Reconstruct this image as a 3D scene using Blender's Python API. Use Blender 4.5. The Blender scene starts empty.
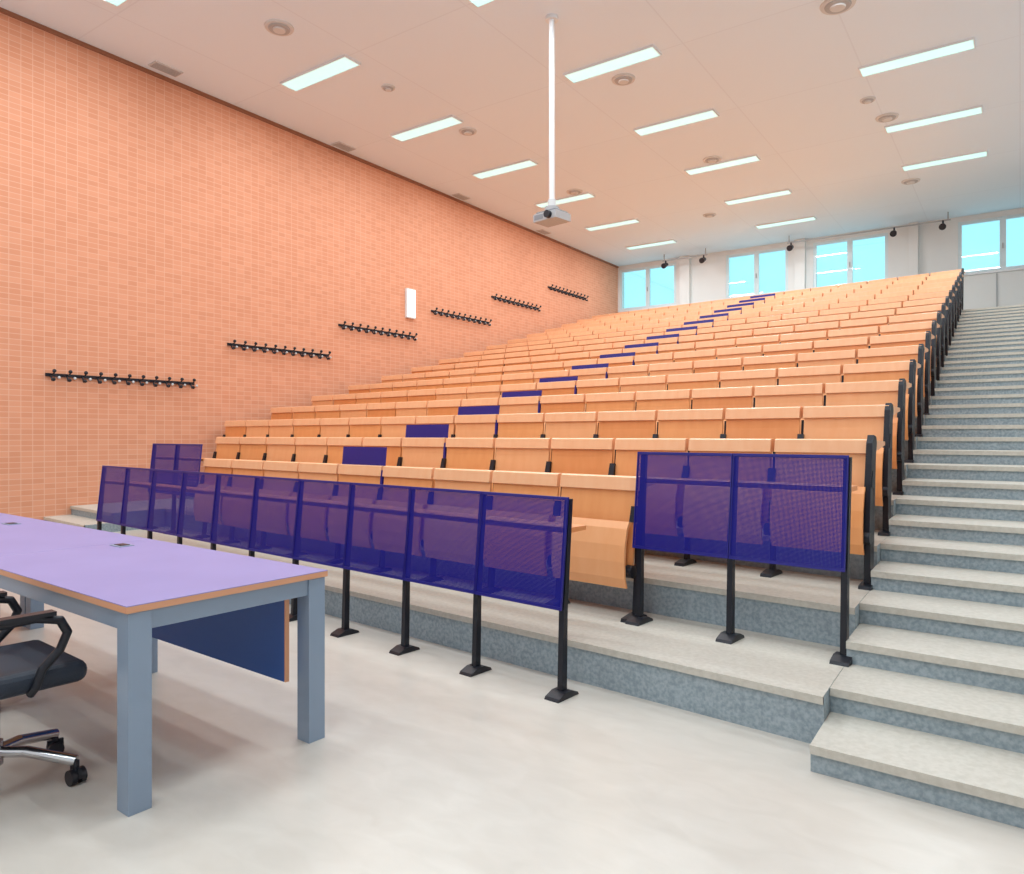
import bpy, math, random
from mathutils import Vector, Matrix
random.seed(4)
scene = bpy.context.scene
try:
    scene.view_settings.view_transform = 'Standard'
    scene.view_settings.look = 'None'
except Exception:
    pass

# ------------------------------------------------------------ materials
def new_mat(name, col, rough=0.5, metal=0.0, noise=None, nscale=8.0, bump=0.0, bscale=60, emis=None, estr=0, spec=0.5):
    m = bpy.data.materials.new(name); m.use_nodes = True
    nt = m.node_tree; b = nt.nodes['Principled BSDF']
    b.inputs['Base Color'].default_value = (*col, 1)
    b.inputs['Roughness'].default_value = rough
    b.inputs['Metallic'].default_value = metal
    b.inputs['Specular IOR Level'].default_value = spec
    tc = nt.nodes.new('ShaderNodeTexCoord')
    if noise:
        n = nt.nodes.new('ShaderNodeTexNoise'); n.inputs['Scale'].default_value = nscale
        n.inputs['Detail'].default_value = 6
        nt.links.new(tc.outputs['Object'], n.inputs['Vector'])
        r = nt.nodes.new('ShaderNodeValToRGB')
        r.color_ramp.elements[0].position = .35; r.color_ramp.elements[1].position = .65
        r.color_ramp.elements[0].color = (*col, 1); r.color_ramp.elements[1].color = (*noise, 1)
        nt.links.new(n.outputs['Fac'], r.inputs['Fac'])
        nt.links.new(r.outputs['Color'], b.inputs['Base Color'])
    if bump:
        n2 = nt.nodes.new('ShaderNodeTexNoise'); n2.inputs['Scale'].default_value = bscale
        nt.links.new(tc.outputs['Object'], n2.inputs['Vector'])
        bp = nt.nodes.new('ShaderNodeBump'); bp.inputs['Strength'].default_value = bump
        bp.inputs['Distance'].default_value = .01
        nt.links.new(n2.outputs['Fac'], bp.inputs['Height']); nt.links.new(bp.outputs['Normal'], b.inputs['Normal'])
    if emis:
        b.inputs['Emission Color'].default_value = (*emis, 1); b.inputs['Emission Strength'].default_value = estr
    return m

def wood_mat(name, c1, c2, rough=.4):
    m = bpy.data.materials.new(name); m.use_nodes = True
    nt = m.node_tree; b = nt.nodes['Principled BSDF']; b.inputs['Roughness'].default_value = rough
    tc = nt.nodes.new('ShaderNodeTexCoord'); mp = nt.nodes.new('ShaderNodeMapping')
    mp.inputs['Scale'].default_value = (6, 6, 1.5)
    n = nt.nodes.new('ShaderNodeTexNoise'); n.inputs['Scale'].default_value = 3; n.inputs['Detail'].default_value = 5
    r = nt.nodes.new('ShaderNodeValToRGB')
    r.color_ramp.elements[0].position = .3; r.color_ramp.elements[1].position = .7
    r.color_ramp.elements[0].color = (*c1, 1); r.color_ramp.elements[1].color = (*c2, 1)
    nt.links.new(tc.outputs['Object'], mp.inputs[0]); nt.links.new(mp.outputs[0], n.inputs['Vector'])
    nt.links.new(n.outputs['Fac'], r.inputs[0]); nt.links.new(r.outputs[0], b.inputs['Base Color'])
    return m

M_woods = [wood_mat('beech_orange_a', (.86, .34, .115), (.90, .38, .14)),
           wood_mat('beech_orange_b', (.90, .40, .17), (.93, .44, .20)),
           wood_mat('beech_orange_c', (.80, .29, .09), (.84, .32, .11))]
M_woodL = wood_mat('beech_edge_light', (.92, .46, .24), (.94, .51, .28), .35)
M_black = new_mat('black_steel', (.010, .011, .018), .4, .2)
M_blue = new_mat('blue_enamel', (.011, .009, .19), .4)
M_white = new_mat('white_paint', (.80, .82, .84), .6)
M_backw = new_mat('back_wall_paint', (.80, .79, .77), .7, noise=(.78, .77, .75), nscale=1.5)
M_ceil = bpy.data.materials.new('ceiling_plaster')
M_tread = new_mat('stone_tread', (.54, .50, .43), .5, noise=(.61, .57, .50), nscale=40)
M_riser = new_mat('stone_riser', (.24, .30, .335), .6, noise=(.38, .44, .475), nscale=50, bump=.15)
M_purple = new_mat('desk_laminate', (.27, .24, .49), .4, noise=(.29, .26, .52), nscale=3)
M_steel = new_mat('blue_grey_steel', (.25, .32, .42), .4, .1)
M_dkblue = new_mat('modesty_blue', (.012, .085, .34), .45)
M_edge = new_mat('wood_edge', (.66, .32, .18), .5)
M_chairf = new_mat('black_fabric', (.010, .018, .035), .5, bump=.3, bscale=300)
M_chrome = new_mat('chrome', (.6, .6, .62), .2, 1.0)
M_grey = new_mat('vent_grey', (.42, .42, .43), .5)
M_dgrey = new_mat('projector_grey', (.22, .23, .25), .5)
M_ltgrey = new_mat('light_grey', (.64, .64, .64), .5)
M_brown = new_mat('brown_trim', (.30, .12, .06), .6)
M_lens = new_mat('lamp_diffuser', (.5, .6, .6), .5, emis=(.50, .95, .90), estr=.85)
M_sconce = new_mat('sconce_glow', (.8, .8, .8), .5, emis=(1, .97, .92), estr=.9)

# ceiling
m = M_ceil; m.use_nodes = True; nt = m.node_tree; b = nt.nodes['Principled BSDF']; b.inputs['Roughness'].default_value = .8
tc = nt.nodes.new('ShaderNodeTexCoord'); br = nt.nodes.new('ShaderNodeTexBrick')
br.offset = 0; br.inputs['Scale'].default_value = 1; br.inputs['Brick Width'].default_value = 1.8
br.inputs['Row Height'].default_value = 2.27; br.inputs['Mortar Size'].default_value = .01
br.inputs['Color1'].default_value = (.78, .87, .96, 1); br.inputs['Color2'].default_value = (.77, .86, .95, 1)
br.inputs['Mortar'].default_value = (.73, .81, .90, 1)
nt.links.new(tc.outputs['Object'], br.inputs['Vector']); nt.links.new(br.outputs['Color'], b.inputs['Base Color'])

# tiled brick wall
M_brick = bpy.data.materials.new('terracotta_brick'); m = M_brick; m.use_nodes = True; nt = m.node_tree
b = nt.nodes['Principled BSDF']; b.inputs['Roughness'].default_value = .8
tc = nt.nodes.new('ShaderNodeTexCoord'); sp = nt.nodes.new('ShaderNodeSeparateXYZ'); cb = nt.nodes.new('ShaderNodeCombineXYZ')
nt.links.new(tc.outputs['Object'], sp.inputs[0]); nt.links.new(sp.outputs['Y'], cb.inputs['X']); nt.links.new(sp.outputs['Z'], cb.inputs['Y'])
br = nt.nodes.new('ShaderNodeTexBrick'); br.inputs['Scale'].default_value = 1
br.offset = 0
br.inputs['Brick Width'].default_value = .13; br.inputs['Row Height'].default_value = .068
br.inputs['Mortar Size'].default_value = .006; br.inputs['Mortar Smooth'].default_value = .6
br.inputs['Color1'].default_value = (.70, .31, .18, 1); br.inputs['Color2'].default_value = (.64, .265, .145, 1)
br.inputs['Mortar'].default_value = (.72, .40, .28, 1)
nt.links.new(cb.outputs[0], br.inputs['Vector']); nt.links.new(br.outputs['Color'], b.inputs['Base Color'])

# floor lino
M_floor = bpy.data.materials.new('pale_linoleum'); m = M_floor; m.use_nodes = True; nt = m.node_tree
b = nt.nodes['Principled BSDF']; b.inputs['Roughness'].default_value = .3; b.inputs['Specular IOR Level'].default_value = .4
tc = nt.nodes.new('ShaderNodeTexCoord'); mp = nt.nodes.new('ShaderNodeMapping'); mp.inputs['Scale'].default_value = (1, 2, 1)
n = nt.nodes.new('ShaderNodeTexNoise'); n.inputs['Scale'].default_value = 5; n.inputs['Detail'].default_value = 9; n.inputs['Distortion'].default_value = .8
r = nt.nodes.new('ShaderNodeValToRGB'); r.color_ramp.elements[0].position = .3; r.color_ramp.elements[1].position = .7
r.color_ramp.elements[0].color = (.60, .545, .48, 1); r.color_ramp.elements[1].color = (.65, .595, .53, 1)
nt.links.new(tc.outputs['Object'], mp.inputs[0]); nt.links.new(mp.outputs[0], n.inputs['Vector'])
nt.links.new(n.outputs['Fac'], r.inputs[0]); nt.links.new(r.outputs[0], b.inputs['Base Color'])

# perforated blue metal: round holes on a fine grid
M_perf = bpy.data.materials.new('perforated_blue_metal'); m = M_perf; m.use_nodes = True; nt = m.node_tree
b = nt.nodes['Principled BSDF']; b.inputs['Base Color'].default_value = (.009, .009, .22, 1); b.inputs['Roughness'].default_value = .45
b.inputs['Specular IOR Level'].default_value = .25
tc = nt.nodes.new('ShaderNodeTexCoord'); sx = nt.nodes.new('ShaderNodeSeparateXYZ'); nt.links.new(tc.outputs['Object'], sx.inputs[0])
def mth(op, a, v=None, c=None):
    q = nt.nodes.new('ShaderNodeMath'); q.operation = op
    nt.links.new(a, q.inputs[0])
    if c is not None: nt.links.new(c, q.inputs[1])
    elif v is not None: q.inputs[1].default_value = v
    return q.outputs[0]
def cell(o):
    f = mth('FRACT', mth('DIVIDE', o, .0065)); d = mth('SUBTRACT', f, .5); return mth('MULTIPLY', d, c=d)
dd = mth('ADD', cell(sx.outputs['X']), c=cell(sx.outputs['Z']))
hole = mth('LESS_THAN', dd, .052)
tr = nt.nodes.new('ShaderNodeBsdfTransparent'); mx = nt.nodes.new('ShaderNodeMixShader')
nt.links.new(hole, mx.inputs[0])
nt.links.new(b.outputs[0], mx.inputs[1]); nt.links.new(tr.outputs[0], mx.inputs[2])
nt.links.new(mx.outputs[0], nt.nodes['Material Output'].inputs['Surface'])
# glass
M_glass = bpy.data.materials.new('window_glass'); m = M_glass; m.use_nodes = True; nt = m.node_tree
nt.nodes.remove(nt.nodes['Principled BSDF'])
tr = nt.nodes.new('ShaderNodeBsdfTransparent'); tr.inputs[0].default_value = (.80, .95, .97, 1)
gl = nt.nodes.new('ShaderNodeBsdfGlossy'); gl.inputs['Roughness'].default_value = .02
mx = nt.nodes.new('ShaderNodeMixShader'); mx.inputs[0].default_value = .08
nt.links.new(tr.outputs[0], mx.inputs[1]); nt.links.new(gl.outputs[0], mx.inputs[2])
nt.links.new(mx.outputs[0], nt.nodes['Material Output'].inputs['Surface'])

# ------------------------------------------------------------ mesh builder
I4 = Matrix.Identity(4)
class MB:
    def __init__(s): s.v = []; s.f = []; s.m = []; s.mats = []; s.sm = []
    def mi(s, mat):
        if mat not in s.mats: s.mats.append(mat)
        return s.mats.index(mat)
    def add(s, vs, fs, mat, M=I4, smooth=False):
        o = len(s.v); s.v += [tuple(M @ Vector(p)) for p in vs]
        k = s.mi(mat)
        for f in fs: s.f.append([o + i for i in f]); s.m.append(k); s.sm.append(smooth)
    def box(s, x0, x1, y0, y1, z0, z1, mat, M=I4):
        vs = [(x0,y0,z0),(x1,y0,z0),(x1,y1,z0),(x0,y1,z0),(x0,y0,z1),(x1,y0,z1),(x1,y1,z1),(x0,y1,z1)]
        s.add(vs, [(0,3,2,1),(4,5,6,7),(0,1,5,4),(1,2,6,5),(2,3,7,6),(3,0,4,7)], mat, M)
    def prism(s, prof, x0, x1, mat, M=I4):
        n = len(prof)
        vs = [(x0, y, z) for y, z in prof] + [(x1, y, z) for y, z in prof]
        fs = [tuple(range(n))[::-1], tuple(range(n, 2*n))]
        for i in range(n):
            j = (i+1) % n; fs.append((i, j, n+j, n+i))
        s.add(vs, fs, mat, M)
    def sheet(s, path, th, x0, x1, mat, M=I4):
        a = [(y, z) for y, z in path]; n = len(a)
        vs = []
        for x in (x0, x1):
            vs += [(x, y, z) for y, z in a] + [(x, y+th, z) for y, z in a]
        fs = []
        L = 0; R = 2*n
        for i in range(n-1):
            fs.append((L+i, R+i, R+i+1, L+i+1))
            fs.append((L+n+i, L+n+i+1, R+n+i+1, R+n+i))
            fs.append((L+i, L+i+1, L+n+i+1, L+n+i))
            fs.append((R+i, R+n+i, R+n+i+1, R+i+1))
        fs.append((L, L+n, R+n, R)); fs.append((L+n-1, R+n-1, R+2*n-1, L+2*n-1))
        s.add(vs, fs, mat, M)
    def cyl(s, p0, p1, r, mat, M=I4, n=12, r1=None):
        p0 = Vector(p0); p1 = Vector(p1); r1 = r if r1 is None else r1
        d = (p1-p0).normalized(); up = Vector((0,0,1)) if abs(d.z) < .9 else Vector((1,0,0))
        a = d.cross(up).normalized(); c = d.cross(a)
        vs = []
        for p, rr in ((p0, r), (p1, r1)):
            for i in range(n):
                t = 2*math.pi*i/n; vs.append(p + a*math.cos(t)*rr + c*math.sin(t)*rr)
        o = [(i, n+i, n+(i+1) % n, (i+1) % n) for i in range(n)]
        s.add(vs, o, mat, M, True)
        s.add(vs, [tuple(range(n)), tuple(range(n, 2*n))[::-1]], mat, M)
    def tube(s, pts, r, mat, M=I4, n=10):
        for i in range(len(pts)-1):
            s.cyl(pts[i], pts[i+1], r, mat, M, n)
            if i: s.ball(pts[i], r, mat, M)
    def ball(s, c, r, mat, M=I4, sc=(1,1,1), nu=12, nv=7):
        c = Vector(c); vs = []; fs = []
        for j in range(nv+1):
            ph = math.pi*j/nv
            for i in range(nu):
                t = 2*math.pi*i/nu
                vs.append(c + Vector((math.sin(ph)*math.cos(t)*r*sc[0], math.sin(ph)*math.sin(t)*r*sc[1], math.cos(ph)*r*sc[2])))
        for j in range(nv):
            for i in range(nu):
                k = (i+1) % nu
                fs.append((j*nu+i, (j+1)*nu+i, (j+1)*nu+k, j*nu+k))
        s.add(vs, fs, mat, M, True)
    def obj(s, name, bevel=0, seg=2, loc=None):
        me = bpy.data.meshes.new(name)
        off = Vector(loc) if loc else Vector((0,0,0))
        me.from_pydata([tuple(Vector(p)-off) for p in s.v], [], s.f)
        for mt in s.mats: me.materials.append(mt)
        for p, k, q in zip(me.polygons, s.m, s.sm): p.material_index = k; p.use_smooth = q
        me.validate(); me.update()
        o = bpy.data.objects.new(name, me); scene.collection.objects.link(o); o.location = off
        if bevel:
            bv = o.modifiers.new('bevel', 'BEVEL'); bv.width = bevel; bv.segments = seg
            bv.limit_method = 'ANGLE'; bv.angle_limit = math.radians(50)
        return o

# ------------------------------------------------------------ dimensions
XL, XR, YF, YB, HC = -10.0, 2.2, -4.0, 20.0, 6.45
NR = 17; SP = .82; RISE = .2225
K = .10; XE = -.69; PITCH = .61; ANG = -math.atan(K)
NU = 13; XW = XE - NU*PITCH
SLANT = .017
def xe(y): return XE - .005 - SLANT*max(0, y-3.1)
def xe_r(r): return xe(3.14 + SP*(r-1))
XLEND = XE - 15*PITCH + .01
def xb(i, r):
    x0 = xe_r(r); return x0 - (x0 - XLEND)/15*i
def pit(r): return (xe_r(r) - XLEND)/15
def Yp(r, x): return 3.14 + SP*(r-1) - K*(x - XE)

# ------------------------------------------------------------ room shell
b_ = MB(); b_.box(XL-.3, XR+.3, YF-.3, YB+.3, -.2, 0, M_floor); b_.obj('floor')
b_ = MB(); b_.box(XL-.3, XR+.3, YF-.3, YB+.3, HC, HC+.2, M_ceil); b_.obj('ceiling')
b_ = MB(); b_.box(XL-.3, XL, YF-.3, YB+.3, 0, HC, M_brick); b_.obj('wall_left')
b_ = MB(); b_.box(XR, XR+.3, YF-.3, YB+.3, 0, HC, M_white); b_.obj('wall_right')
b_ = MB(); b_.box(XL, XR, YF-.3, YF, 0, HC, M_white); b_.obj('wall_front')
wins = [(-9.93, -8.14), (-6.69, -5.03), (-4.40, -2.66), (-1.19, .55)]
WZ0, WZ1 = 5.10, 6.33
b_ = MB()
b_.box(XL, XR, YB, YB+.3, 0, WZ0, M_backw); b_.box(XL, XR, YB, YB+.3, WZ1, HC, M_backw)
xs = [XL] + [q for w in wins for q in w] + [XR]
for i in range(0, len(xs), 2): b_.box(xs[i], xs[i+1], YB, YB+.3, WZ0, WZ1, M_backw)
b_.obj('wall_back')
b_ = MB(); b_.box(XL, XL+.03, YF, YB, HC-.05, HC, M_brown); b_.obj('trim_1')
for n_, (xa, xb_) in enumerate([(-8.0, -7.7), (-4.85, -4.58), (-2.2, -2.0)]):
    b_ = MB(); b_.box(xa, xb_, YB-.12, YB, NR*RISE, HC, M_backw); b_.obj('trim_%d' % (n_+2), .01)
b_ = MB()
for xa in (-.45, .6): b_.box(xa, xa+.03, YB-.02, YB, NR*RISE, WZ0-.06, M_grey)
b_.obj('trim_5')
M_frame = new_mat('window_frame', (.70, .80, .83), .4)
for i, (xa, xb_) in enumerate(wins):
    w = MB(); y0, y1 = YB+.02, YB+.09; t = .07; xm = (xa+xb_)/2
    w.box(xa, xb_, y0, y1, WZ0, WZ0+t, M_frame); w.box(xa, xb_, y0, y1, WZ1-t, WZ1, M_frame)
    for x in (xa, xb_-t): w.box(x, x+t, y0, y1, WZ0+t, WZ1-t, M_frame)
    w.box(xm-.06, xm+.06, y0, y1, WZ0+t, WZ1-t, M_frame)
    w.box(xa+t, xm-.06, y0+.03, y0+.036, WZ0+t, WZ1-t, M_glass)
    w.box(xm+.06, xb_-t, y0+.03, y0+.036, WZ0+t, WZ1-t, M_glass)
    w.box(xm-.012, xm+.012, y0-.03, y0, WZ0+.5, WZ0+.62, M_grey)
    w.box(xa-.03, xb_+.03, YB-.05, YB+.02, WZ0-.04, WZ0, M_white)
    w.obj('window_%d' % (i+1))

# ------------------------------------------------------------ stepped platform and stairs
def stairs(name, xa, xb_, y0, dy, dz, n, k, yend=None):
    mb = MB()
    pts = [(y0+.015, 0)]
    kinds = []
    for i in range(n):
        y = y0 + dy*i; z = dz*(i+1)
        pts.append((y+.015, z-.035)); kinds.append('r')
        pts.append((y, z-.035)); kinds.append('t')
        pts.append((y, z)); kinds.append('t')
        nxt = y0 + dy*(i+1) + .015 if i < n-1 else yend
        pts.append((nxt, z)); kinds.append('t')
    def P(y, z, x):
        if callable(x): x = x(YB if y is None else y)
        return (x, YB-.002 if y is None else y - k*(x-XE), z)
    np_ = len(pts)
    vs = [P(y, z, xa) for y, z in pts] + [P(y, z, xb_) for y, z in pts]
    for i, kd in enumerate(kinds):
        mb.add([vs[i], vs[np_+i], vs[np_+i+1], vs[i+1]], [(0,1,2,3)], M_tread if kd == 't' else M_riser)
    for x, s in ((xa, 0), (xb_, 1)):
        for i in range(n):
            y = y0+dy*i+.015; ye = y0+dy*(i+1)+.015 if i < n-1 else yend; z = dz*(i+1)
            q = [P(y, 0, x), P(ye, 0, x), P(ye, z, x), P(y, z, x)]
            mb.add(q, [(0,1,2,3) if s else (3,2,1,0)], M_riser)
    return mb.obj(name)
stairs('stepped_seating_platform', XL+.002, xe, 3.36, SP, RISE, NR, K)
stairs('stone_staircase', lambda y: xe(y)+.002, XR-.002, 3.09, SP/2, RISE/2, NR*2, .05)
stairs('side_entry_steps', XL+.004, XW-.06, 2.60, .31, RISE/2, 4, K, 4.17)

# ------------------------------------------------------------ seating
def unitM(r, x, z0):
    return Matrix.Translation((x, Yp(r, x), z0)) @ Matrix.Rotation(ANG, 4, 'Z')

SEAT = [(-.055, .20), (-.075, .26), (-.08, .36), (-.07, .46), (-.045, .56), (-.02, .60)]
def seat_unit(mb, M, w, H):
    h = w/2
    wd = random.choice(M_woods)
    s = H-.875
    back = [(-.005, .30), (.0, .38), (.010, .46), (.024, .56), (.038, .66), (.050, .74), (.056, .79+s)]
    mb.sheet(back, .016, -h, h, wd, M)
    mb.sheet(SEAT, .018, -h+.015, h-.015, random.choice(M_woods), M)
    mb.prism([(.036, .79+s), (.060, .785+s), (.36, .835+s), (.36, .858+s), (.070, .875+s), (.048, .868+s)], -h-.002, h+.002, M_woodL, M)
def upright(mb, M, end=0, foot=True):
    t = .014
    mb.prism([(.02, 0), (.06, 0), (.12, .80), (.085, .80)], -t, t, M_black, M)
    if foot: mb.prism([(-.08, 0), (.13, 0), (.11, .02), (.06, .035), (.02, .035), (-.07, .02)], -.035, .035, M_black, M)
    mb.cyl((-.022, -.02, .30), (.022, -.02, .30), .04, M_black, M, 12)
    mb.prism([(.0, .60), (.05, .59), (.06, .685), (.025, .695)], -.022, .022, M_black, M)
    if end:
        mb.prism([(-.04, .33), (.03, .31), (.045, .60), (.125, .86), (.11, .90), (.06, .91), (.03, .86), (-.01, .62)], -.018, .018, M_black, M)
        mb.prism([(-.02, 0), (.02, 0), (.02, .33), (-.02, .33)], -.018, .018, M_black, M)
def pan_y(z): return .0 + (z-.45)*.107
def blue_panel(mb, M, w, z0=.45, z1=1.03, mat=M_perf, rim=.016):
    h = w/2; y = -.036
    def q(za, zb, xa, xb_, yo, th, mt):
        mb.sheet([(y+yo+pan_y(za), za), (y+yo+pan_y(zb), zb)], th, xa, xb_, mt, M)
    za, zb, xa, xz = z0+rim, z1-rim, -h+rim*.4, h-rim*.4
    mb.add([(xa, y+.006+pan_y(za), za), (xz, y+.006+pan_y(za), za), (xz, y+.006+pan_y(zb), zb), (xa, y+.006+pan_y(zb), zb)], [(0,1,2,3)], mat, M)
    q(z0, z0+rim, -h, h, 0, .012, M_blue); q(z1-rim, z1, -h, h, 0, .014, M_blue)
    q(z0+rim, z1-rim, -h, -h+rim*.4, 0, .012, M_blue); q(z0+rim, z1-rim, h-rim*.4, h, 0, .012, M_blue)
M_wood_u = M_woods[2]
def panel_desk(mb, M, w):
    h = w/2
    mb.prism([(.05, .84), (.20, .845), (.20, .868), (.05, .868)], -h, h, M_wood_u, M)
def panel_post(mb, M):
    mb.prism([(-.028, 0), (.014, 0), (.022, .45), (.068, 1.02), (.040, 1.02), (-.012, .45)], -.016, .016, M_black, M)
    mb.prism([(-.10, 0), (.08, 0), (.07, .015), (.02, .035), (-.035, .035), (-.09, .015)], -.045, .045, M_black, M)

mb = MB(); pp = pit(1)
for i in range(2, 12):
    M = unitM(1, xb(i+.5, 1)-.02, 0); blue_panel(mb, M, pp-.001); panel_desk(mb, M, pp-.01)
for i in range(2, 13): panel_post(mb, unitM(1, xb(i, 1)-.035, 0))
mb.obj('perforated_front_desk')
for rng in ((0, 2), (11, 13)):
    mb = MB(); z0 = RISE; pp = pit(2)
    for i in range(*rng):
        M = unitM(2, xb(i+.5, 2), z0); blue_panel(mb, M, pp-.001); panel_desk(mb, M, pp-.01)
    for i in range(rng[0], rng[1]+1):
        if (rng[0] == 11 and i == 11): continue
        x = xb(i, 2) - (.0 if i else .012) + (.035 if i == 2 else 0)
        panel_post(mb, unitM(2, x, z0))
    mb.obj('perforated_front_desk')

for r in range(1, NR+1):
    mb = MB(); z0 = RISE*r; pp = pit(r+1)
    i0, i1 = (2, 11) if r == 1 else ((0, 13) if r == 2 else (0, 15))
    H = {1: .875, 2: .885}.get(r, .90)
    for i in range(i0, i1):
        M = unitM(r+1, xb(i+.5, r+1), z0)
        seat_unit(mb, M, pp-.028, H)
        if i == 6 and r < NR:
            h = pp/2-.01
            top = {1: 1.03, 2: 1.01, 3: .99, 4: .965}.get(r, .955)
            mb.sheet([(.080, H-.05), (.10, top)], .008, -h, h, M_blue, M)
            mb.box(h-.008, h+.016, -.02, .0, .30, .84, M_blue, M @ Matrix.Rotation(-.08, 4, 'X'))
    for i in range(i0, i1+1):
        x = xb(i, r+1); e = 0
        if i == i0: x -= .02; e = 1
        if i == i1: x += .02
        upright(mb, unitM(r+1, x, z0), e if r > 1 else 0)
    mb.obj('tip_up_seat_row')

# ------------------------------------------------------------ lecturer desk (three modules)
TA = -.045
TL = 1.6; TW = .88
for t in range(3):
    mb = MB()
    M = Matrix.Translation((-2.585, 1.34, 0)) @ Matrix.Rotation(TA, 4, 'Z') @ Matrix.Translation((-TL*(t+1), 0, 0))
    mb.box(.002, TL-.002, 0, TW, .722, .746, M_edge, M)
    mb.box(.002, TL-.002, 0, TW, .746, .750, M_purple, M)
    lg = .085
    for x in (.01, TL-.01-lg):
        for y in (.01, TW-.01-lg):
            mb.box(x, x+lg, y, y+lg, 0.0, .72, M_steel, M)
    for y in (.02, TW-.02-.05): mb.box(.01+lg, TL-.01-lg, y, y+.05, .65, .72, M_steel, M)
    for x in (.02, TL-.07): mb.box(x, x+.05, .01+lg, TW-.01-lg, .65, .72, M_steel, M)
    mb.box(.12, TL-.10, TW-.16, TW-.14, .27, .665, M_dkblue, M)
    mb.box(TL-.10, TL-.09, TW-.16, TW-.14, .27, .665, M_edge, M)
    mb.box(.11, .12, TW-.16, TW-.14, .27, .665, M_edge, M)
    mb.box(.06, .18, .62, .70, .750, .754, M_steel, M)
    mb.box(.08, .16, .635, .685, .754, .757, M_black, M)
    mb.obj('lecturer_desk', .004)

# ------------------------------------------------------------ office chair
root = bpy.data.objects.new('office_swivel_chair', None); scene.collection.objects.link(root)
root.location = (-3.235, 1.165, 0); root.rotation_euler = (0, 0, math.radians(-4))
def part(mb, name, bevel=0):
    o = mb.obj(name, bevel, 4); o.parent = root
    return o
p = MB()
for a in range(5):
    t = math.radians(72*a+46); c, s_ = math.cos(t), math.sin(t)
    p.tube([(0,0,.14), (c*.12, s_*.12, .135), (c*.30, s_*.30, .09)], .021, M_chrome)
    p.cyl((c*.30, s_*.30, .09), (c*.30, s_*.30, .05), .012, M_black)
    q = Matrix.Translation((c*.30, s_*.30, .030)) @ Matrix.Rotation(t+.9, 4, 'Z')
    p.cyl((-.028, 0, 0), (-.008, 0, 0), .030, M_black, q, 16); p.cyl((.008, 0, 0), (.028, 0, 0), .030, M_black, q, 16)
    p.box(-.007, .007, -.03, .03, -.005, .035, M_black, q)
p.cyl((0,0,.09), (0,0,.18), .035, M_chrome); part(p, 'star_base')
p = MB(); p.cyl((0,0,.16), (0,0,.40), .024, M_black); p.box(-.12, .12, -.14, .14, .375, .41, M_black); part(p, 'gas_lift', .01)
p = MB(); p.box(-.255, .255, -.24, .25, .40, .485, M_chairf); part(p, 'seat', .038)
p = MB()
bk = []
for i in range(9):
    z = .55+.055*i; bk.append((-.27 - .02*math.sin(i/8*3.1) - .008*i, z))
p.sheet(bk, .03, -.22, .22, M_chairf)
p.tube([(0, -.12, .40), (0, -.28, .42), (0, -.31, .56), (0, -.315, .75)], .018, M_black)
part(p, 'backrest', .012)
p = MB()
for sx_ in (-1, 1):
    x = sx_*.265
    p.tube([(x*.9, -.08, .40), (x, -.16, .44), (x, -.21, .55), (x, -.17, .64), (x, -.08, .675), (x, .06, .68),
            (x, .14, .66), (x, .165, .61), (x, .14, .55), (x, .08, .49), (x, .06, .43), (x*.9, .05, .40)], .016, M_black)
    p.box(x-.025, x+.025, -.14, .12, .685, .70, M_black)
part(p, 'armrests')

# ------------------------------------------------------------ coat hook rails
for n_, (ya, z) in enumerate([(4.17, 2.11), (6.72, 2.75), (8.95, 3.32), (11.45, 3.92), (13.55, 4.54), (16.0, 5.17)]):
    p = MB()
    p.box(XL, XL+.02, ya, ya+2.0, z-.02, z+.02, M_black)
    for j in range(11):
        y = ya+.06+j*.188
        p.tube([(XL+.015, y, z), (XL+.09, y, z+.01), (XL+.11, y, z+.04)], .010, M_black, n=8)
        p.ball((XL+.11, y, z+.045), .024, M_black)
        p.tube([(XL+.015, y, z-.01), (XL+.05, y, z-.07), (XL+.085, y, z-.065)], .011, M_black, n=8)
        p.ball((XL+.085, y, z-.06), .024, M_black)
        p.ball((XL+.03, y+.09, z-.03), .018, M_ltgrey)
    p.obj('coat_hook_rail')
p = MB(); p.box(XL, XL+.05, 10.68, 10.94, 3.68, 4.26, M_white); p.box(XL+.05, XL+.06, 10.70, 10.92, 3.70, 4.24, M_sconce)
p.obj('wall_light', .01)

# ------------------------------------------------------------ ceiling fixtures
LE = .93
def ceiling_light(x, y):
    p = MB(); a, w = .68, .145
    p.box(x-a, x+a, y-w, y-w+.012, HC-.03, HC, M_white); p.box(x-a, x+a, y+w-.012, y+w, HC-.03, HC, M_white)
    p.box(x-a, x-a+.015, y-w+.012, y+w-.012, HC-.03, HC, M_white); p.box(x+a-.015, x+a, y-w+.012, y+w-.012, HC-.03, HC, M_white)
    p.box(x-a+.015, x+a-.015, y-w+.012, y+w-.012, HC-.02, HC, M_lens)
    o = p.obj('recessed_ceiling_light', loc=(x, y, HC))
    ld = bpy.data.lights.new('tube', 'AREA'); ld.shape = 'RECTANGLE'; ld.size = 1.28; ld.size_y = .035
    ld.energy = 52*LE; ld.color = (.84, .945, 1.0)
    lo = bpy.data.objects.new('tube', ld); scene.collection.objects.link(lo); lo.location = (0, 0, -.028); lo.parent = o
for x, ys in ((-8.1, [6.9+2.25*i for i in range(6)]), (-4.61, [6.75+2.27*i for i in range(6)]), (-1.16, [8.95, 11.2, 13.55, 15.7])):
    for y in ys: ceiling_light(x, y)
for x in (-8.1, -4.61, -1.16):  # unseen lights added to fill the front area, continuing the ceiling grid
    for y in (-2.2, .1, 2.4, 4.3): ceiling_light(x, y)
ceiling_light(-1.16, 6.75)

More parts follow.
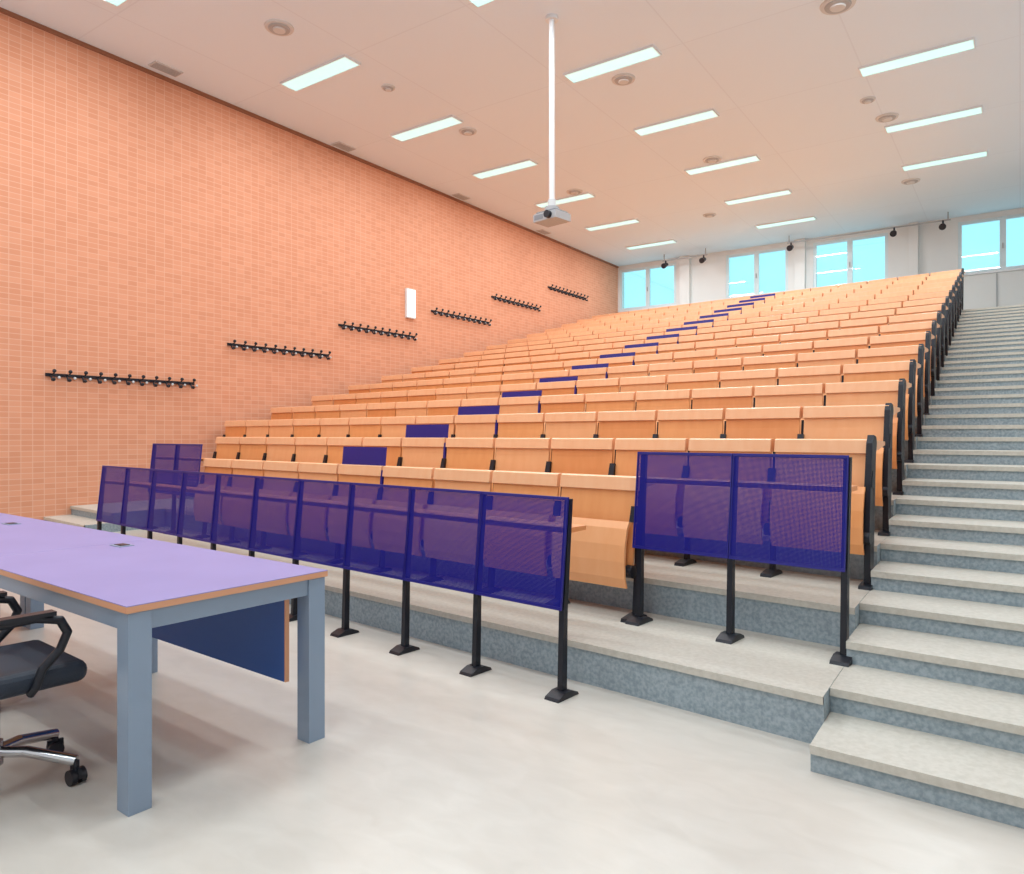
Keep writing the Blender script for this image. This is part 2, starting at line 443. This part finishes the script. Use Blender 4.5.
for x, y, rr in [(-7.6, 5.84, .18), (-4.66, 9.5, .17), (-7.6, 9.64, .15), (-7.6, 7.76, .1), (-4.67, 13.2, .17), (-7.65, 13.3, .17), (-1.75, 13.05, .17), (-1.77, 9.3, .2), (-1.8, 16.6, .17), (-1.9, 12.2, .11), (-5.9, 16.5, .15)]:
    p = MB()
    p.cyl((x, y, HC), (x, y, HC-.02), rr, M_ltgrey, n=28, r1=rr*.95)
    p.cyl((x, y, HC-.02), (x, y, HC-.035), rr*.75, M_grey, n=28, r1=rr*.7)
    p.cyl((x, y, HC-.035), (x, y, HC-.05), rr*.45, M_ltgrey, n=28, r1=rr*.4)
    p.obj('round_air_diffuser')
for x, y in [(-9.75, 5.6), (-9.8, 8.9), (-9.8, 12.2), (-9.8, 15.5)]:
    p = MB(); p.box(x-.1, x+.1, y-.2, y+.2, HC-.015, HC, M_ltgrey)
    for j in range(5): p.box(x-.08+j*.035, x-.065+j*.035, y-.18, y+.18, HC-.022, HC-.015, M_grey)
    p.obj('ceiling_vent_grille')

# projector on pole
p = MB(); px, py = -4.69, 7.6
p.cyl((px, py, HC), (px, py, HC-.04), .08, M_white, n=20)
p.cyl((px, py, HC-.04), (px, py, 4.22), .033, M_white, n=16)
p.cyl((px, py, 4.22), (px, py, 4.12), .05, M_ltgrey, n=16)
p.cyl((px, py, 4.13), (px, py, 4.06), .09, M_grey, n=16)
R = Matrix.Translation((px, py, 4.00)) @ Matrix.Rotation(math.radians(-8), 4, 'Z')
p.box(-.18, .18, -.14, .14, -.05, .045, M_grey, R)
p.box(-.15, .15, -.12, .12, .045, .07, M_dgrey, R)
p.cyl((.07, -.14, 0), (.07, -.19, 0), .045, M_black, R, 18)
p.box(-.16, -.02, -.143, -.14, -.03, .03, M_dgrey, R)
p.obj('ceiling_projector', .008)

# spotlight bars near the back wall
for x0, x1, sp_ in [(-8.3, -7.0, (-8.2, -7.1)), (-4.9, -1.3, (-4.8, -2.45, -1.45))]:
    p = MB(); yy = YB-.6; zz = HC-.18
    p.cyl((x0, yy, zz), (x1, yy, zz), .018, M_grey)
    for x in (x0+.05, x1-.05): p.cyl((x, yy, zz), (x, yy, HC), .014, M_grey)
    for x in sp_:
        p.cyl((x, yy, zz), (x, yy-.02, zz-.10), .02, M_black)
        p.cyl((x, yy+.06, zz-.10), (x, yy-.16, zz-.18), .05, M_black, n=16, r1=.075)
    p.obj('spotlight_bar')

# ------------------------------------------------------------ world, camera
w = bpy.data.worlds.new('World'); scene.world = w; w.use_nodes = True
w.node_tree.nodes['Background'].inputs[0].default_value = (.52, .88, .96, 1)
w.node_tree.nodes['Background'].inputs[1].default_value = 1.45
cd = bpy.data.cameras.new('camera'); cam = bpy.data.objects.new('camera', cd); scene.collection.objects.link(cam)
cd.sensor_width = 36; cd.lens = 731/1024*36; cd.shift_y = -.002; cd.clip_start = .05
cam.location = (0, 0, 1.355); cam.rotation_euler = (math.radians(90), 0, math.radians(34.8))
scene.camera = cam
